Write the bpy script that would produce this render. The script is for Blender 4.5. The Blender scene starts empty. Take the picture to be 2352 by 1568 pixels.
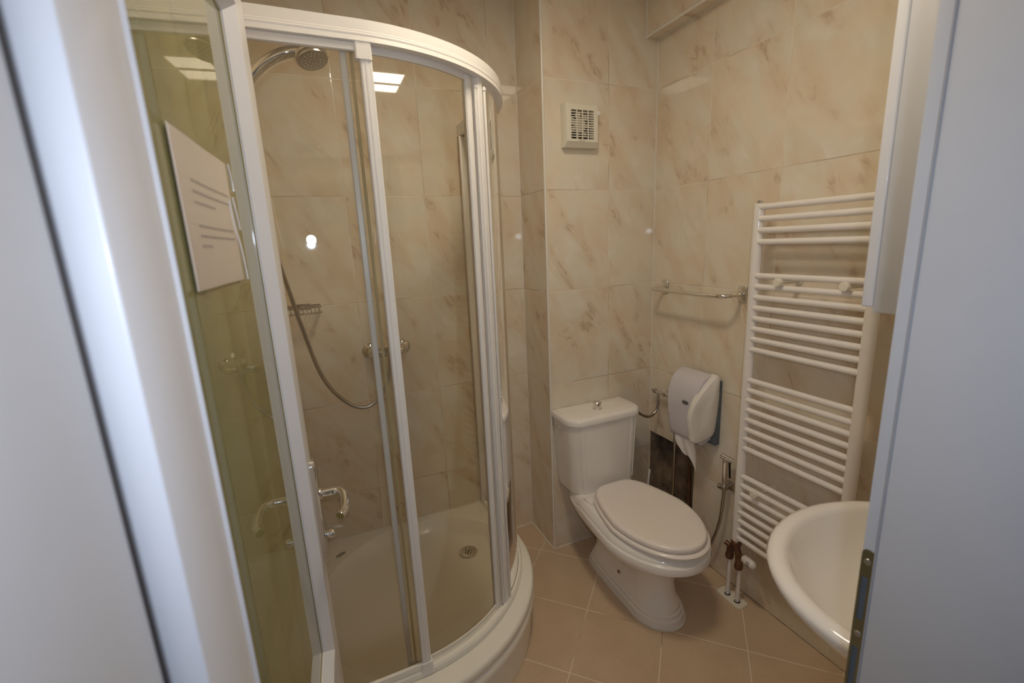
import bpy, bmesh, math, random
from mathutils import Vector, Matrix
from math import sin, cos, pi, radians, sqrt, atan2
random.seed(7)
SC = bpy.context.scene
COL = SC.collection
# ------------------------------------------------------------------ camera
CAM = Vector((-1.5687, -1.8206, 1.5579))
def cam_axes(yaw, pitch, roll):
    y, p, r = radians(yaw), radians(pitch), radians(roll)
    f = Vector((sin(y)*cos(p), cos(y)*cos(p), sin(p)))
    rt = Vector((cos(y), -sin(y), 0)); up = rt.cross(f)
    return cos(r)*rt + sin(r)*up, -sin(r)*rt + cos(r)*up, f
_R, _U, _F = cam_axes(23.111, -12.307, -2.568)
cd = bpy.data.cameras.new('camera'); cam = bpy.data.objects.new('camera', cd); COL.objects.link(cam)
m = Matrix((( _R.x, _U.x, -_F.x, CAM.x), (_R.y, _U.y, -_F.y, CAM.y), (_R.z, _U.z, -_F.z, CAM.z), (0, 0, 0, 1)))
cam.matrix_world = m
cd.sensor_width = 36; cd.lens = 36*1034.04/2352; cd.clip_start = 0.02
cd.dof.use_dof = True; cd.dof.focus_distance = 1.9; cd.dof.aperture_fstop = 4.0
SC.camera = cam
# ------------------------------------------------------------------ world, lights, exposure
SC.view_settings.view_transform = 'Standard'; SC.view_settings.look = 'None'
SC.view_settings.gamma = 1; SC.view_settings.use_curve_mapping = False
SC.view_settings.exposure = 0.05
w = bpy.data.worlds.new('world'); SC.world = w; w.use_nodes = True
w.node_tree.nodes['Background'].inputs[0].default_value = (0.72, 0.80, 1.0, 1)
w.node_tree.nodes['Background'].inputs[1].default_value = 0.13
LAMP_STRENGTH = 40.0
def light(name, kind, loc, energy, color, **k):
    d = bpy.data.lights.new(name, kind); d.energy = energy; d.color = color
    for a, v in k.items(): setattr(d, a, v)
    o = bpy.data.objects.new(name, d); COL.objects.link(o); o.location = loc
    return o
fl = light('camera_flash', 'SPOT', (-1.560, -1.885, 1.618), 12.5, (0.72, 0.82, 1.0), shadow_soft_size=0.022, spot_size=radians(134), spot_blend=1.0)
fl.rotation_euler = _F.to_track_quat('-Z', 'Y').to_euler()
try:
    SC.cycles.max_bounces = 14; SC.cycles.diffuse_bounces = 10; SC.cycles.transparent_max_bounces = 24; SC.cycles.glossy_bounces = 6
    SC.cycles.sample_clamp_indirect = 4.0
except Exception: pass

# ------------------------------------------------------------------ room numbers
YB = 0.253; XP = -0.604; XL = -1.765; H = 2.635; YF = -1.49; YH = -1.72
TW, TH, TZ = 0.334, 0.4455, 0.4416

# ------------------------------------------------------------------ materials
def new_mat(name):
    mt = bpy.data.materials.new(name); mt.use_nodes = True
    nt = mt.node_tree; b = nt.nodes['Principled BSDF']
    return mt, nt, b
def setp(b, **k):
    for a, v in k.items():
        b.inputs[a.replace('_', ' ')].default_value = v
def N(nt, t, **k):
    n = nt.nodes.new(t)
    for a, v in k.items(): setattr(n, a, v)
    return n
def math_n(nt, op, a, b=None, clamp=False):
    n = nt.nodes.new('ShaderNodeMath'); n.operation = op; n.use_clamp = clamp
    for i, v in enumerate((a, b)):
        if v is None: continue
        if isinstance(v, (int, float)): n.inputs[i].default_value = v
        else: nt.links.new(v, n.inputs[i])
    return n.outputs[0]
def ramp(nt, fac, stops):
    r = nt.nodes.new('ShaderNodeValToRGB'); e = r.color_ramp.elements
    while len(e) < len(stops): e.new(0.5)
    for i, (p, c) in enumerate(stops):
        e[i].position = p; e[i].color = (*c, 1) if len(c) == 3 else c
    nt.links.new(fac, r.inputs[0]); return r.outputs[0]
def mixc(nt, fac, a, b, mode='MIX'):
    n = nt.nodes.new('ShaderNodeMix'); n.data_type = 'RGBA'; n.blend_type = mode
    for i, v in ((0, fac), (6, a), (7, b)):
        if isinstance(v, (int, float)): n.inputs[i].default_value = v
        elif isinstance(v, tuple): n.inputs[i].default_value = (*v, 1)
        else: nt.links.new(v, n.inputs[i])
    return n.outputs[2]
def noise(nt, vec, scale, detail=3, rough=0.5, dist=0.0):
    n = nt.nodes.new('ShaderNodeTexNoise'); n.inputs['Scale'].default_value = scale
    n.inputs['Detail'].default_value = detail; n.inputs['Roughness'].default_value = rough
    n.inputs['Distortion'].default_value = dist
    if vec is not None: nt.links.new(vec, n.inputs['Vector'])
    return n.outputs['Fac']
def plain(name, col, rough=0.4, metal=0.0, coat=0.0, var=0.04, bump=0.0, bscale=60):
    mt, nt, b = new_mat(name)
    tc = N(nt, 'ShaderNodeTexCoord')
    f = noise(nt, tc.outputs['Object'], 9, 4, 0.6)
    dk = tuple(c*(1-var) for c in col); lt = tuple(min(1, c*(1+var)) for c in col)
    nt.links.new(ramp(nt, f, [(0.3, dk), (0.7, lt)]), b.inputs['Base Color'])
    setp(b, Roughness=rough, Metallic=metal); b.inputs['Coat Weight'].default_value = coat; b.inputs['Coat Roughness'].default_value = 0.05
    if bump:
        bp = N(nt, 'ShaderNodeBump'); bp.inputs['Strength'].default_value = bump; bp.inputs['Distance'].default_value = 0.002
        nt.links.new(noise(nt, tc.outputs['Object'], bscale, 3, 0.6), bp.inputs['Height']); nt.links.new(bp.outputs[0], b.inputs['Normal'])
    return mt
def tile_mat(name, axis, u0, sx=1.0):
    """marbled wall tile, axis = world axis running along the wall"""
    mt, nt, b = new_mat(name)
    L = nt.links.new
    tc = N(nt, 'ShaderNodeTexCoord'); sp = N(nt, 'ShaderNodeSeparateXYZ'); L(tc.outputs['Object'], sp.inputs[0])
    u = math_n(nt, 'SUBTRACT', sp.outputs[axis], u0); v = math_n(nt, 'SUBTRACT', sp.outputs['Z'], TZ)
    us = math_n(nt, 'DIVIDE', u, TW); vs = math_n(nt, 'DIVIDE', v, TH)
    iu = math_n(nt, 'FLOOR', us); iv = math_n(nt, 'FLOOR', vs)
    fu = math_n(nt, 'SUBTRACT', us, iu); fv = math_n(nt, 'SUBTRACT', vs, iv)
    du = math_n(nt, 'MULTIPLY', math_n(nt, 'SUBTRACT', 0.5, math_n(nt, 'ABSOLUTE', math_n(nt, 'SUBTRACT', fu, 0.5))), TW)
    dv = math_n(nt, 'MULTIPLY', math_n(nt, 'SUBTRACT', 0.5, math_n(nt, 'ABSOLUTE', math_n(nt, 'SUBTRACT', fv, 0.5))), TH)
    d = math_n(nt, 'MINIMUM', du, dv)
    g = N(nt, 'ShaderNodeMapRange'); L(d, g.inputs[0]); g.inputs[1].default_value = 0.0013; g.inputs[2].default_value = 0.0020
    g.inputs[3].default_value = 1; g.inputs[4].default_value = 0; grout = g.outputs[0]
    # per-tile random shift of the marbling
    ci = N(nt, 'ShaderNodeCombineXYZ'); L(iu, ci.inputs[0]); L(iv, ci.inputs[1]); ci.inputs[2].default_value = u0
    wn = N(nt, 'ShaderNodeTexWhiteNoise'); L(ci.outputs[0], wn.inputs['Vector'])
    cv = N(nt, 'ShaderNodeCombineXYZ')
    L(math_n(nt, 'MULTIPLY', u, sx), cv.inputs[0]); L(v, cv.inputs[1])
    ma = N(nt, 'ShaderNodeVectorMath', operation='MULTIPLY_ADD'); L(wn.outputs['Color'], ma.inputs[0]); ma.inputs[1].default_value = (3, 3, 3); L(cv.outputs[0], ma.inputs[2])
    vec = ma.outputs[0]
    cloud = noise(nt, vec, 5.0, 4, 0.55, 0.4)
    base = ramp(nt, cloud, [(0.27, (0.72, 0.60, 0.455)), (0.45, (0.765, 0.68, 0.54)), (0.57, (0.745, 0.69, 0.565)), (0.72, (0.805, 0.75, 0.655))])
    # diagonal bands and veins: noise stretched along a steep falling diagonal
    sv = N(nt, 'ShaderNodeSeparateXYZ'); L(vec, sv.inputs[0])
    def skew(al, ac):
        a = math_n(nt, 'ADD', math_n(nt, 'MULTIPLY', sv.outputs[0], 0.52*al), math_n(nt, 'MULTIPLY', sv.outputs[1], -0.854*al))
        c = math_n(nt, 'ADD', math_n(nt, 'MULTIPLY', sv.outputs[0], 0.854*ac), math_n(nt, 'MULTIPLY', sv.outputs[1], 0.52*ac))
        n = N(nt, 'ShaderNodeCombineXYZ'); L(a, n.inputs[0]); L(c, n.inputs[1]); L(sv.outputs[2], n.inputs[2]); return n.outputs[0]
    band = noise(nt, skew(3.2, 9.0), 1.0, 3, 0.5, 0.5)
    bm_ = ramp(nt, band, [(0.44, (0, 0, 0)), (0.62, (1, 1, 1))])
    fine = noise(nt, skew(9.0, 24.0), 1.0, 2.5, 0.5, 0.6)
    ridge = math_n(nt, 'ABSOLUTE', math_n(nt, 'SUBTRACT', fine, 0.5))
    vein = ramp(nt, ridge, [(0.0, (1, 1, 1)), (0.045, (0.35, 0.35, 0.35)), (0.11, (0, 0, 0))])
    core = ramp(nt, band, [(0.54, (0, 0, 0)), (0.63, (1, 1, 1))])
    gate = ramp(nt, noise(nt, vec, 11.0, 2, 0.5), [(0.47, (0, 0, 0)), (0.60, (1, 1, 1))])
    c1 = mixc(nt, math_n(nt, 'MULTIPLY', bm_, 0.50), base, (0.68, 0.53, 0.36))
    c2 = mixc(nt, math_n(nt, 'MULTIPLY', math_n(nt, 'MULTIPLY', math_n(nt, 'MULTIPLY', vein, core), gate), 0.62), c1, (0.40, 0.26, 0.15))
    gtone = ramp(nt, noise(nt, tc.outputs['Object'], 3.0, 2, 0.5), [(0.42, (0.48, 0.39, 0.28)), (0.52, (0.80, 0.72, 0.60))])
    c3 = mixc(nt, math_n(nt, 'MULTIPLY', grout, 0.85), c2, gtone)
    L(c3, b.inputs['Base Color'])
    rr = math_n(nt, 'ADD', math_n(nt, 'MULTIPLY', grout, 0.30), 0.03); L(rr, b.inputs['Roughness'])
    h = N(nt, 'ShaderNodeMapRange'); L(d, h.inputs[0]); h.inputs[1].default_value = 0.0008; h.inputs[2].default_value = 0.004
    wav = math_n(nt, 'MULTIPLY', noise(nt, vec, 9, 1, 0.4), 0.05)
    bp = N(nt, 'ShaderNodeBump'); bp.inputs['Strength'].default_value = 0.5; bp.inputs['Distance'].default_value = 0.0012
    L(math_n(nt, 'ADD', h.outputs[0], wav), bp.inputs['Height']); L(bp.outputs[0], b.inputs['Normal'])
    b.inputs['IOR'].default_value = 1.62
    return mt
def floor_mat():
    mt, nt, b = new_mat('floor_tile'); L = nt.links.new
    tc = N(nt, 'ShaderNodeTexCoord'); sp = N(nt, 'ShaderNodeSeparateXYZ'); L(tc.outputs['Object'], sp.inputs[0])
    s = math_n(nt, 'MULTIPLY', math_n(nt, 'ADD', sp.outputs[0], sp.outputs[1]), 0.70711)
    t = math_n(nt, 'MULTIPLY', math_n(nt, 'SUBTRACT', sp.outputs[0], sp.outputs[1]), 0.70711)
    P = 0.3085
    ss = math_n(nt, 'DIVIDE', math_n(nt, 'ADD', s, 0.457), P); ts = math_n(nt, 'DIVIDE', math_n(nt, 'ADD', t, 0.183), P)
    i1, i2 = math_n(nt, 'FLOOR', ss), math_n(nt, 'FLOOR', ts)
    f1 = math_n(nt, 'ABSOLUTE', math_n(nt, 'SUBTRACT', math_n(nt, 'SUBTRACT', ss, i1), 0.5))
    f2 = math_n(nt, 'ABSOLUTE', math_n(nt, 'SUBTRACT', math_n(nt, 'SUBTRACT', ts, i2), 0.5))
    d = math_n(nt, 'MULTIPLY', math_n(nt, 'SUBTRACT', 0.5, math_n(nt, 'MAXIMUM', f1, f2)), P)
    g = N(nt, 'ShaderNodeMapRange'); L(d, g.inputs[0]); g.inputs[1].default_value = 0.0014; g.inputs[2].default_value = 0.0024
    g.inputs[3].default_value = 1; g.inputs[4].default_value = 0
    f = noise(nt, tc.outputs['Object'], 7, 5, 0.6); f2n = noise(nt, tc.outputs['Object'], 160, 2, 0.6)
    base = ramp(nt, f, [(0.3, (0.57, 0.43, 0.29)), (0.7, (0.65, 0.50, 0.35))])
    base = mixc(nt, 0.12, base, ramp(nt, f2n, [(0.3, (0.3, 0.2, 0.12)), (0.7, (0.7, 0.55, 0.38))]))
    dirt = ramp(nt, noise(nt, tc.outputs['Object'], 5, 2), [(0.55, (0.84, 0.74, 0.60)), (0.66, (0.34, 0.24, 0.15))])
    L(mixc(nt, math_n(nt, 'MULTIPLY', g.outputs[0], 0.85), base, dirt), b.inputs['Base Color'])
    setp(b, Roughness=0.36)
    bp = N(nt, 'ShaderNodeBump'); bp.inputs['Strength'].default_value = 0.4; bp.inputs['Distance'].default_value = 0.001
    L(math_n(nt, 'SUBTRACT', math_n(nt, 'MULTIPLY', f2n, 0.2), g.outputs[0]), bp.inputs['Height']); L(bp.outputs[0], b.inputs['Normal'])
    return mt
def glass_mat(name, tint, ior=1.45, rough=0.0, diffuse=None, dfac=0.0):
    """thin sheet: what is behind, plus the Fresnel reflection"""
    mt = bpy.data.materials.new(name); mt.use_nodes = True; nt = mt.node_tree; nt.nodes.clear(); L = nt.links.new
    out = N(nt, 'ShaderNodeOutputMaterial'); tr = N(nt, 'ShaderNodeBsdfTransparent'); tr.inputs[0].default_value = (*tint, 1)
    gl = N(nt, 'ShaderNodeBsdfGlossy'); gl.inputs['Roughness'].default_value = rough; gl.inputs[0].default_value = (1, 1, 1, 1)
    fr = N(nt, 'ShaderNodeFresnel'); fr.inputs[0].default_value = ior
    body = tr.outputs[0]
    if diffuse:
        df = N(nt, 'ShaderNodeBsdfDiffuse'); df.inputs[0].default_value = (*diffuse, 1)
        tc = N(nt, 'ShaderNodeTexCoord')
        mx0 = N(nt, 'ShaderNodeMixShader'); L(ramp(nt, noise(nt, tc.outputs['Object'], 3, 3), [(0.2, (dfac*0.9,)*3), (0.8, (min(1, dfac*1.1),)*3)]), mx0.inputs[0])
        L(tr.outputs[0], mx0.inputs[1]); L(df.outputs[0], mx0.inputs[2]); body = mx0.outputs[0]
    mx = N(nt, 'ShaderNodeMixShader'); L(fr.outputs[0], mx.inputs[0]); L(body, mx.inputs[1]); L(gl.outputs[0], mx.inputs[2])
    L(mx.outputs[0], out.inputs[0]); return mt
def emit_mat(name, col, s):
    mt, nt, b = new_mat(name); b.inputs['Emission Color'].default_value = (*col, 1); b.inputs['Emission Strength'].default_value = s
    setp(b, Base_Color=(0.9, 0.88, 0.8, 1)); return mt
M = {}
M['tile_x'] = tile_mat('marbled_tile_back', 'X', -0.271)
M['tile_w'] = tile_mat('marbled_tile_shower', 'X', -1.410)
M['tile_y'] = tile_mat('marbled_tile_side', 'Y', -0.3255, -1.0)
M['tile_p'] = tile_mat('marbled_tile_pillar', 'Y', -0.0805, -1.0)
M['floor'] = floor_mat()
M['ceiling'] = plain('ceiling_paint', (0.60, 0.57, 0.52), 0.8, bump=0.1)
M['plaster'] = plain('hall_plaster', (0.80, 0.80, 0.80), 0.8, bump=0.1)
M['ceramic'] = plain('white_ceramic', (0.87, 0.84, 0.80), 0.12, coat=0.6, var=0.01)
M['seat'] = plain('seat_plastic', (0.86, 0.80, 0.745), 0.22, coat=0.2, var=0.01)
M['acrylic'] = plain('tray_acrylic', (0.89, 0.86, 0.77), 0.16, coat=0.4, var=0.01)
M['enamel'] = plain('white_enamel', (0.84, 0.80, 0.76), 0.28, coat=0.3, var=0.01)
M['white_alu'] = plain('white_profile', (0.84, 0.81, 0.77), 0.32, var=0.01)
M['seal'] = plain('clear_yellowed_seal', (0.60, 0.50, 0.28), 0.35, var=0.05)
M['paint'] = plain('white_door_paint', (0.74, 0.74, 0.76), 0.38, coat=0.15, var=0.015, bump=0.12, bscale=35)
M['paint2'] = plain('white_frame_paint', (0.60, 0.61, 0.64), 0.42, var=0.015, bump=0.10, bscale=25)
M['chrome'] = plain('chrome', (0.80, 0.78, 0.75), 0.07, metal=1.0, var=0.03)
M['steel'] = plain('brushed_steel', (0.55, 0.52, 0.48), 0.28, metal=1.0, var=0.08)
M['brass'] = plain('zinc_plated_steel', (0.30, 0.28, 0.18), 0.38, metal=1.0, var=0.15)
M['rust'] = plain('oxidised_copper', (0.20, 0.10, 0.06), 0.42, metal=0.5, var=0.3, bump=0.4)
M['grey_seal'] = plain('grey_seal', (0.42, 0.42, 0.44), 0.6)
M['gap_nail'] = plain('gap_shade_and_nail', (0.05, 0.04, 0.035), 0.6)  # near-black for the painted gap shade beside the leaf, and for nails
M['dark'] = plain('dark_gap', (0.02, 0.018, 0.016), 0.7)
M['cream'] = plain('cream_plastic', (0.78, 0.74, 0.62), 0.4, var=0.02)
M['plastic'] = plain('white_plastic', (0.78, 0.75, 0.70), 0.35, var=0.02)
M['bluegrey'] = plain('blue_grey_plastic', (0.10, 0.13, 0.16), 0.4, var=0.05)
M['mauve'] = plain('pale_grey_plastic', (0.62, 0.60, 0.64), 0.25, coat=0.3, var=0.02)
M['paper'] = plain('paper', (0.80, 0.75, 0.72), 0.7, var=0.02)
M['print'] = plain('grey_print', (0.50, 0.47, 0.48), 0.7)
M['hole'] = plain('broken_plaster', (0.24, 0.175, 0.12), 0.85, var=0.7, bump=1.0, bscale=22)
M['caulk'] = plain('white_grout', (0.78, 0.74, 0.66), 0.5, var=0.08)
M['trim'] = plain('tile_trim', (0.78, 0.74, 0.66), 0.25, var=0.02)
M['glass'] = glass_mat('clear_glass', (0.98, 0.975, 0.925))
M['sleeve'] = glass_mat('plastic_sleeve', (0.99, 0.985, 0.975), 1.12, 0.10)
M['green_glass'] = glass_mat('green_glass', (0.45, 0.44, 0.22), 1.62, 0.0, (0.34, 0.33, 0.15), 0.65)
M['lamp'] = emit_mat('lit_diffuser', (1.0, 0.86, 0.66), LAMP_STRENGTH)
M['logo'] = plain('dark_grey_emblem', (0.12, 0.12, 0.11), 0.4)
M['spot'] = plain('rust_chip', (0.33, 0.12, 0.05), 0.7)

# ------------------------------------------------------------------ object helpers
def link(name, bm, mat, parent=None, smooth=False, loc=None):
    me = bpy.data.meshes.new(name); bmesh.ops.recalc_face_normals(bm, faces=bm.faces[:])
    bm.to_mesh(me); bm.free(); o = bpy.data.objects.new(name, me); COL.objects.link(o)
    if mat: me.materials.append(M[mat] if isinstance(mat, str) else mat)
    if smooth:
        for p in me.polygons: p.use_smooth = True
        try:
            me.set_sharp_from_angle(angle=radians(smooth if smooth > 1 else 40))
        except Exception: pass
    if parent: o.parent = parent; o.matrix_parent_inverse = parent.matrix_world.inverted()
    return o
def thing(name, label, cat, loc=(0, 0, 0), group=None, kind=None):
    o = bpy.data.objects.new(name, None); COL.objects.link(o); o.location = loc; o.empty_display_size = 0.05
    bpy.context.view_layer.update()
    if label: o['label'] = label
    if cat: o['category'] = cat
    if group: o['group'] = group
    if kind: o['kind'] = kind
    return o
def tag(o, label=None, cat=None, group=None, kind=None):
    if label: o['label'] = label
    if cat: o['category'] = cat
    if group: o['group'] = group
    if kind: o['kind'] = kind
    return o
def B(): return bmesh.new()
def box(bm, x0, y0, z0, x1, y1, z1, bev=0.0, seg=2):
    t = bmesh.new(); bmesh.ops.create_cube(t, size=1)
    for v in t.verts: v.co = Vector(((x0+x1)/2 + v.co.x*(x1-x0), (y0+y1)/2 + v.co.y*(y1-y0), (z0+z1)/2 + v.co.z*(z1-z0)))
    if bev: bmesh.ops.bevel(t, geom=t.edges[:], offset=bev, segments=seg, affect='EDGES', profile=0.5)
    join(bm, t); return bm
def join(bm, t, mat=None):
    vm = {}
    for v in t.verts: vm[v] = bm.verts.new(mat @ v.co if mat else v.co)
    for f in t.faces:
        try: bm.faces.new([vm[v] for v in f.verts])
        except ValueError: pass
    t.free()
def loops(bm, ls, close=True, cap0=True, cap1=True):
    """ls: list of vertex rings of equal length"""
    rings = [[bm.verts.new(p) for p in l] for l in ls]
    n = len(ls[0])
    for a, b in zip(rings, rings[1:]):
        for i in range(n if close else n-1):
            j = (i+1) % n; bm.faces.new((a[i], a[j], b[j], b[i]))
    if cap0: bm.faces.new(rings[0][::-1])
    if cap1: bm.faces.new(rings[-1])
    return rings
def tube(bm, pts, r, seg=16, cap=True, ell=None):
    pts = [Vector(p) for p in pts]; n = len(pts)
    rs = r if isinstance(r, (list, tuple)) else [r]*n
    tang = []
    for i in range(n):
        a = pts[max(i-1, 0)]; b = pts[min(i+1, n-1)]; tang.append((b-a).normalized())
    t0 = tang[0]; ref = Vector((0, 0, 1)) if abs(t0.z) < 0.9 else Vector((1, 0, 0))
    nr = (ref - ref.dot(t0)*t0).normalized(); ls = []
    for i in range(n):
        t = tang[i]; nr = (nr - nr.dot(t)*t).normalized(); bn = t.cross(nr)
        e = ell if ell else (1, 1)
        ls.append([pts[i] + rs[i]*(e[0]*cos(2*pi*k/seg)*nr + e[1]*sin(2*pi*k/seg)*bn) for k in range(seg)])
    loops(bm, ls, True, cap, cap); return bm
def cyl(bm, a, b, r, seg=24, bev=0.0):
    a, b = Vector(a), Vector(b); d = (b-a)
    if bev:
        u = d.normalized(); tube(bm, [a, a, a+u*bev, b-u*bev, b, b], [r-bev, r-bev, r, r, r-bev, r-bev][0:6], seg) if False else tube(bm, [a, a+u*bev, b-u*bev, b], [r-bev, r, r, r-bev], seg)
    else: tube(bm, [a, b], r, seg)
    return bm
def lathe(bm, prof, org=(0, 0, 0), axis='Z', seg=32):
    """prof: (r, h) pairs; axis direction as a vector or letter"""
    ax = {'X': Vector((1, 0, 0)), 'Y': Vector((0, 1, 0)), 'Z': Vector((0, 0, 1))}.get(axis, None) if isinstance(axis, str) else Vector(axis).normalized()
    ref = Vector((0, 0, 1)) if abs(ax.z) < 0.9 else Vector((1, 0, 0))
    u = (ref - ref.dot(ax)*ax).normalized(); v = ax.cross(u); o = Vector(org)
    loops(bm, [[o + ax*h + max(r, 1e-5)*(cos(2*pi*k/seg)*u + sin(2*pi*k/seg)*v) for k in range(seg)] for r, h in prof]); return bm
def smooth_path(pts, n=8):
    """Catmull-Rom through the points"""
    P = [Vector(p) for p in pts]; P = [2*P[0]-P[1]] + P + [2*P[-1]-P[-2]]; out = []
    for i in range(1, len(P)-2):
        for k in range(n):
            t = k/n; a, b, c, d = P[i-1], P[i], P[i+1], P[i+2]
            out.append(0.5*((2*b) + (c-a)*t + (2*a-5*b+4*c-d)*t*t + (3*b-a-3*c+d)*t**3))
    out.append(P[-2]); return out
def quad(bm, *p): bm.faces.new([bm.verts.new(q) for q in p])
def poly_prism(bm, outline, fn0, fn1):
    """closed outline extruded between two placement functions"""
    loops(bm, [[fn0(p) for p in outline], [fn1(p) for p in outline]])

# ------------------------------------------------------------------ room shell
def struct(name, bm, mat, label=None, cat=None, smooth=False):
    o = link(name, bm, mat, None, smooth); o['kind'] = 'structure'
    if label: o['label'] = label
    if cat: o['category'] = cat
    return o
W = 0.12
b = B(); box(b, XL-W, YH-1.3, -0.06, W, YB+W, 0.0); struct('floor', b, 'floor', 'beige square floor tiles laid diagonally', 'floor')
b = B(); box(b, XL-W, YF-0.11, H, W, YB+W, H+0.08); struct('ceiling', b, 'ceiling', 'plain white bathroom ceiling above the tiles', 'ceiling')
b = B(); box(b, XL-W, YB, 0, XP+0.02, YB+W, H); struct('wall_back', b, 'tile_w', 'beige marbled tile wall behind the shower tray', 'wall')
# pillar front (behind the toilet) and its side face
b = B(); box(b, XP, 0.0, 0, W, W, H); struct('wall_toilet', b, 'tile_x', 'beige marbled tile wall behind the toilet cistern', 'wall')
b = B(); box(b, XP-0.001, 0.0008, 0, XP+0.02, YB, H); struct('wall_pillar', b, 'tile_p', 'narrow tiled return wall between shower and toilet', 'wall')
b = B(); box(b, XL-W, YF-0.02, 0, XL, YB, H); struct('wall_left', b, 'tile_y', 'tiled wall left of the shower behind the open door', 'wall')
# right wall with the broken opening low in the corner
HY0, HY1, HZ0, HZ1 = -0.322, -0.004, 0.06, 0.531
b = B()
box(b, 0, YF-0.02, 0, W, HY0, H); box(b, 0, HY0, HZ1, W, HY1, H); box(b, 0, HY0, 0, W, HY1, HZ0); box(b, 0, HY1, 0, W, 0.0, H)
struct('wall_right', b, 'tile_y', 'beige marbled tile wall on the right behind the radiator', 'wall')
# door wall
XDL, XDR = -1.762, -0.868
b = B(); box(b, XDR, YF-0.11, 0, W, YF, H); box(b, XDL, YF-0.11, 2.08, XDR, YF, H); box(b, XL-W, YF-0.11, 0, XDL, YF, H)
struct('wall_door', b, 'plaster', 'wall around the bathroom doorway', 'wall')
# soffit on the right wall
b = B(); box(b, -0.07, YF, 2.432, 0.0, 0.0, H); struct('trim_1', b, 'tile_y', 'tiled pipe box under the ceiling along the right wall', 'trim')
b = B(); tube(b, [(-0.070, YF+0.001, 2.434), (-0.070, -0.0008, 2.434)], 0.0065, 10); tube(b, [(-0.0695, -0.003, 2.434), (-0.0695, -0.003, H-0.001)], 0.0035, 8)
tube(b, [(-0.003, -0.003, 2.432), (-0.003, YF+0.01, 2.432)], 0.002, 6)
struct('trim_2', b, 'trim', 'white edge strip on the lower corner of the pipe box', 'trim', 40)
b = B(); tube(b, [(XP+0.0015, 0.0015, 0.001), (XP+0.0015, 0.0015, H-0.01)], 0.0058, 12); struct('trim_3', b, 'trim', 'white vertical edge strip on the pillar corner', 'trim', 40)
b = B(); tube(b, [(-0.0008, -0.0008, HZ1), (-0.0008, -0.0008, 2.43)], 0.0026, 8); tube(b, [(XP-0.001, YB-0.001, 0.001), (XP-0.001, YB-0.001, H-0.01)], 0.0022, 8)
tube(b, [(XP, -0.001, 0.0005), (-0.002, -0.001, 0.0005)], 0.003, 6); tube(b, [(XP-0.002, -0.001, 0.0005), (XP-0.002, YB, 0.0005)], 0.004, 6)
tube(b, [(-0.85, YB-0.002, 0.0005), (XP-0.002, YB-0.002, 0.0005)], 0.003, 6)
tube(b, [(XL+0.002, YB-0.002, 0.2262), (-0.872, YB-0.002, 0.2262)], 0.0032, 8)
struct('trim_4', b, 'caulk', 'white silicone joints in the tiled corners', 'trim', 40)
b = B(); tube(b, [(-0.001, YF, 0.0005), (-0.001, -0.002, 0.0005)], 0.0014, 6); struct('trim_5', b, 'hole', 'dark dirty joint where right wall meets floor', 'trim')
# recess of the broken opening
b = B(); D = 0.105
quad(b, (D, HY0, HZ0), (D, HY1, HZ0), (D, HY1, HZ1), (D, HY0, HZ1))
for a in range(1): pass
box(b, 0.004, HY0-0.0005, HZ0, D, HY0+0.004, HZ1); box(b, 0.004, HY1-0.004, HZ0, D, HY1, HZ1); box(b, 0.004, HY0, HZ1-0.004, D, HY1, HZ1); box(b, 0.004, HY0, HZ0, D, HY1, HZ0+0.004)
t = thing('wall_opening', 'dark rectangular hole broken through the tiles low in the corner beside the toilet', 'hole', (0.05, -0.16, HZ0))
link('cavity_lining', b, 'hole', t)
# hall backdrop beyond the doorway (behind the photographer)
b = B(); box(b, XL-W, YH-1.32, 0, W, YH-1.25, H); struct('wall_hall', b, 'plaster', 'plain wall of the hallway opposite the door', 'wall')

# ------------------------------------------------------------------ door frame (both jambs), strike plate
b = B()
XJL, XJR = -1.6940, -0.9035
box(b, XDL-0.002, YH, 0, XJL, YF-0.0045, 2.09, 0.006, 4)          # left jamb
box(b, XDL-0.05, YF-0.0, 0, XDL+0.006, YF+0.012, 2.15, 0.003)
box(b, XJR, YH, 0, XDR+0.002, YF-0.0255, 2.09, 0.0012)          # right jamb stop
box(b, -0.9, YF-0.03, 0, XDR+0.002, YF-0.006, 2.09, 0.001)     # right jamb rebate
box(b, XDL, YH, 2.05, XDR, YF-0.005, 2.09, 0.002)              # head
fr = struct('trim_6', b, 'paint2', 'white painted door frame around the opening', 'door frame', 40)
b = B(); tube(b, [(XJR+0.0006, YF-0.0240, 0.002), (XJR+0.0006, YF-0.0240, 2.048)], 0.0016, 10); link('seal_and_gap_shade', b, 'grey_seal', fr, 40)
b = B(); tube(b, [(XJL-0.0022, YF-0.0030, 0.002), (XJL-0.0022, YF-0.0030, 2.048)], 0.0024, 10); link('seal_and_gap_shade', b, 'gap_nail', fr, 40)  # dark tube painting the shade of the gap between leaf and left jamb
# strike plate with two openings
b = B(); px = -0.9012; y0, y1 = YF-0.0235, YF-0.0068; zt, zb = 1.115, 0.808

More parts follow.
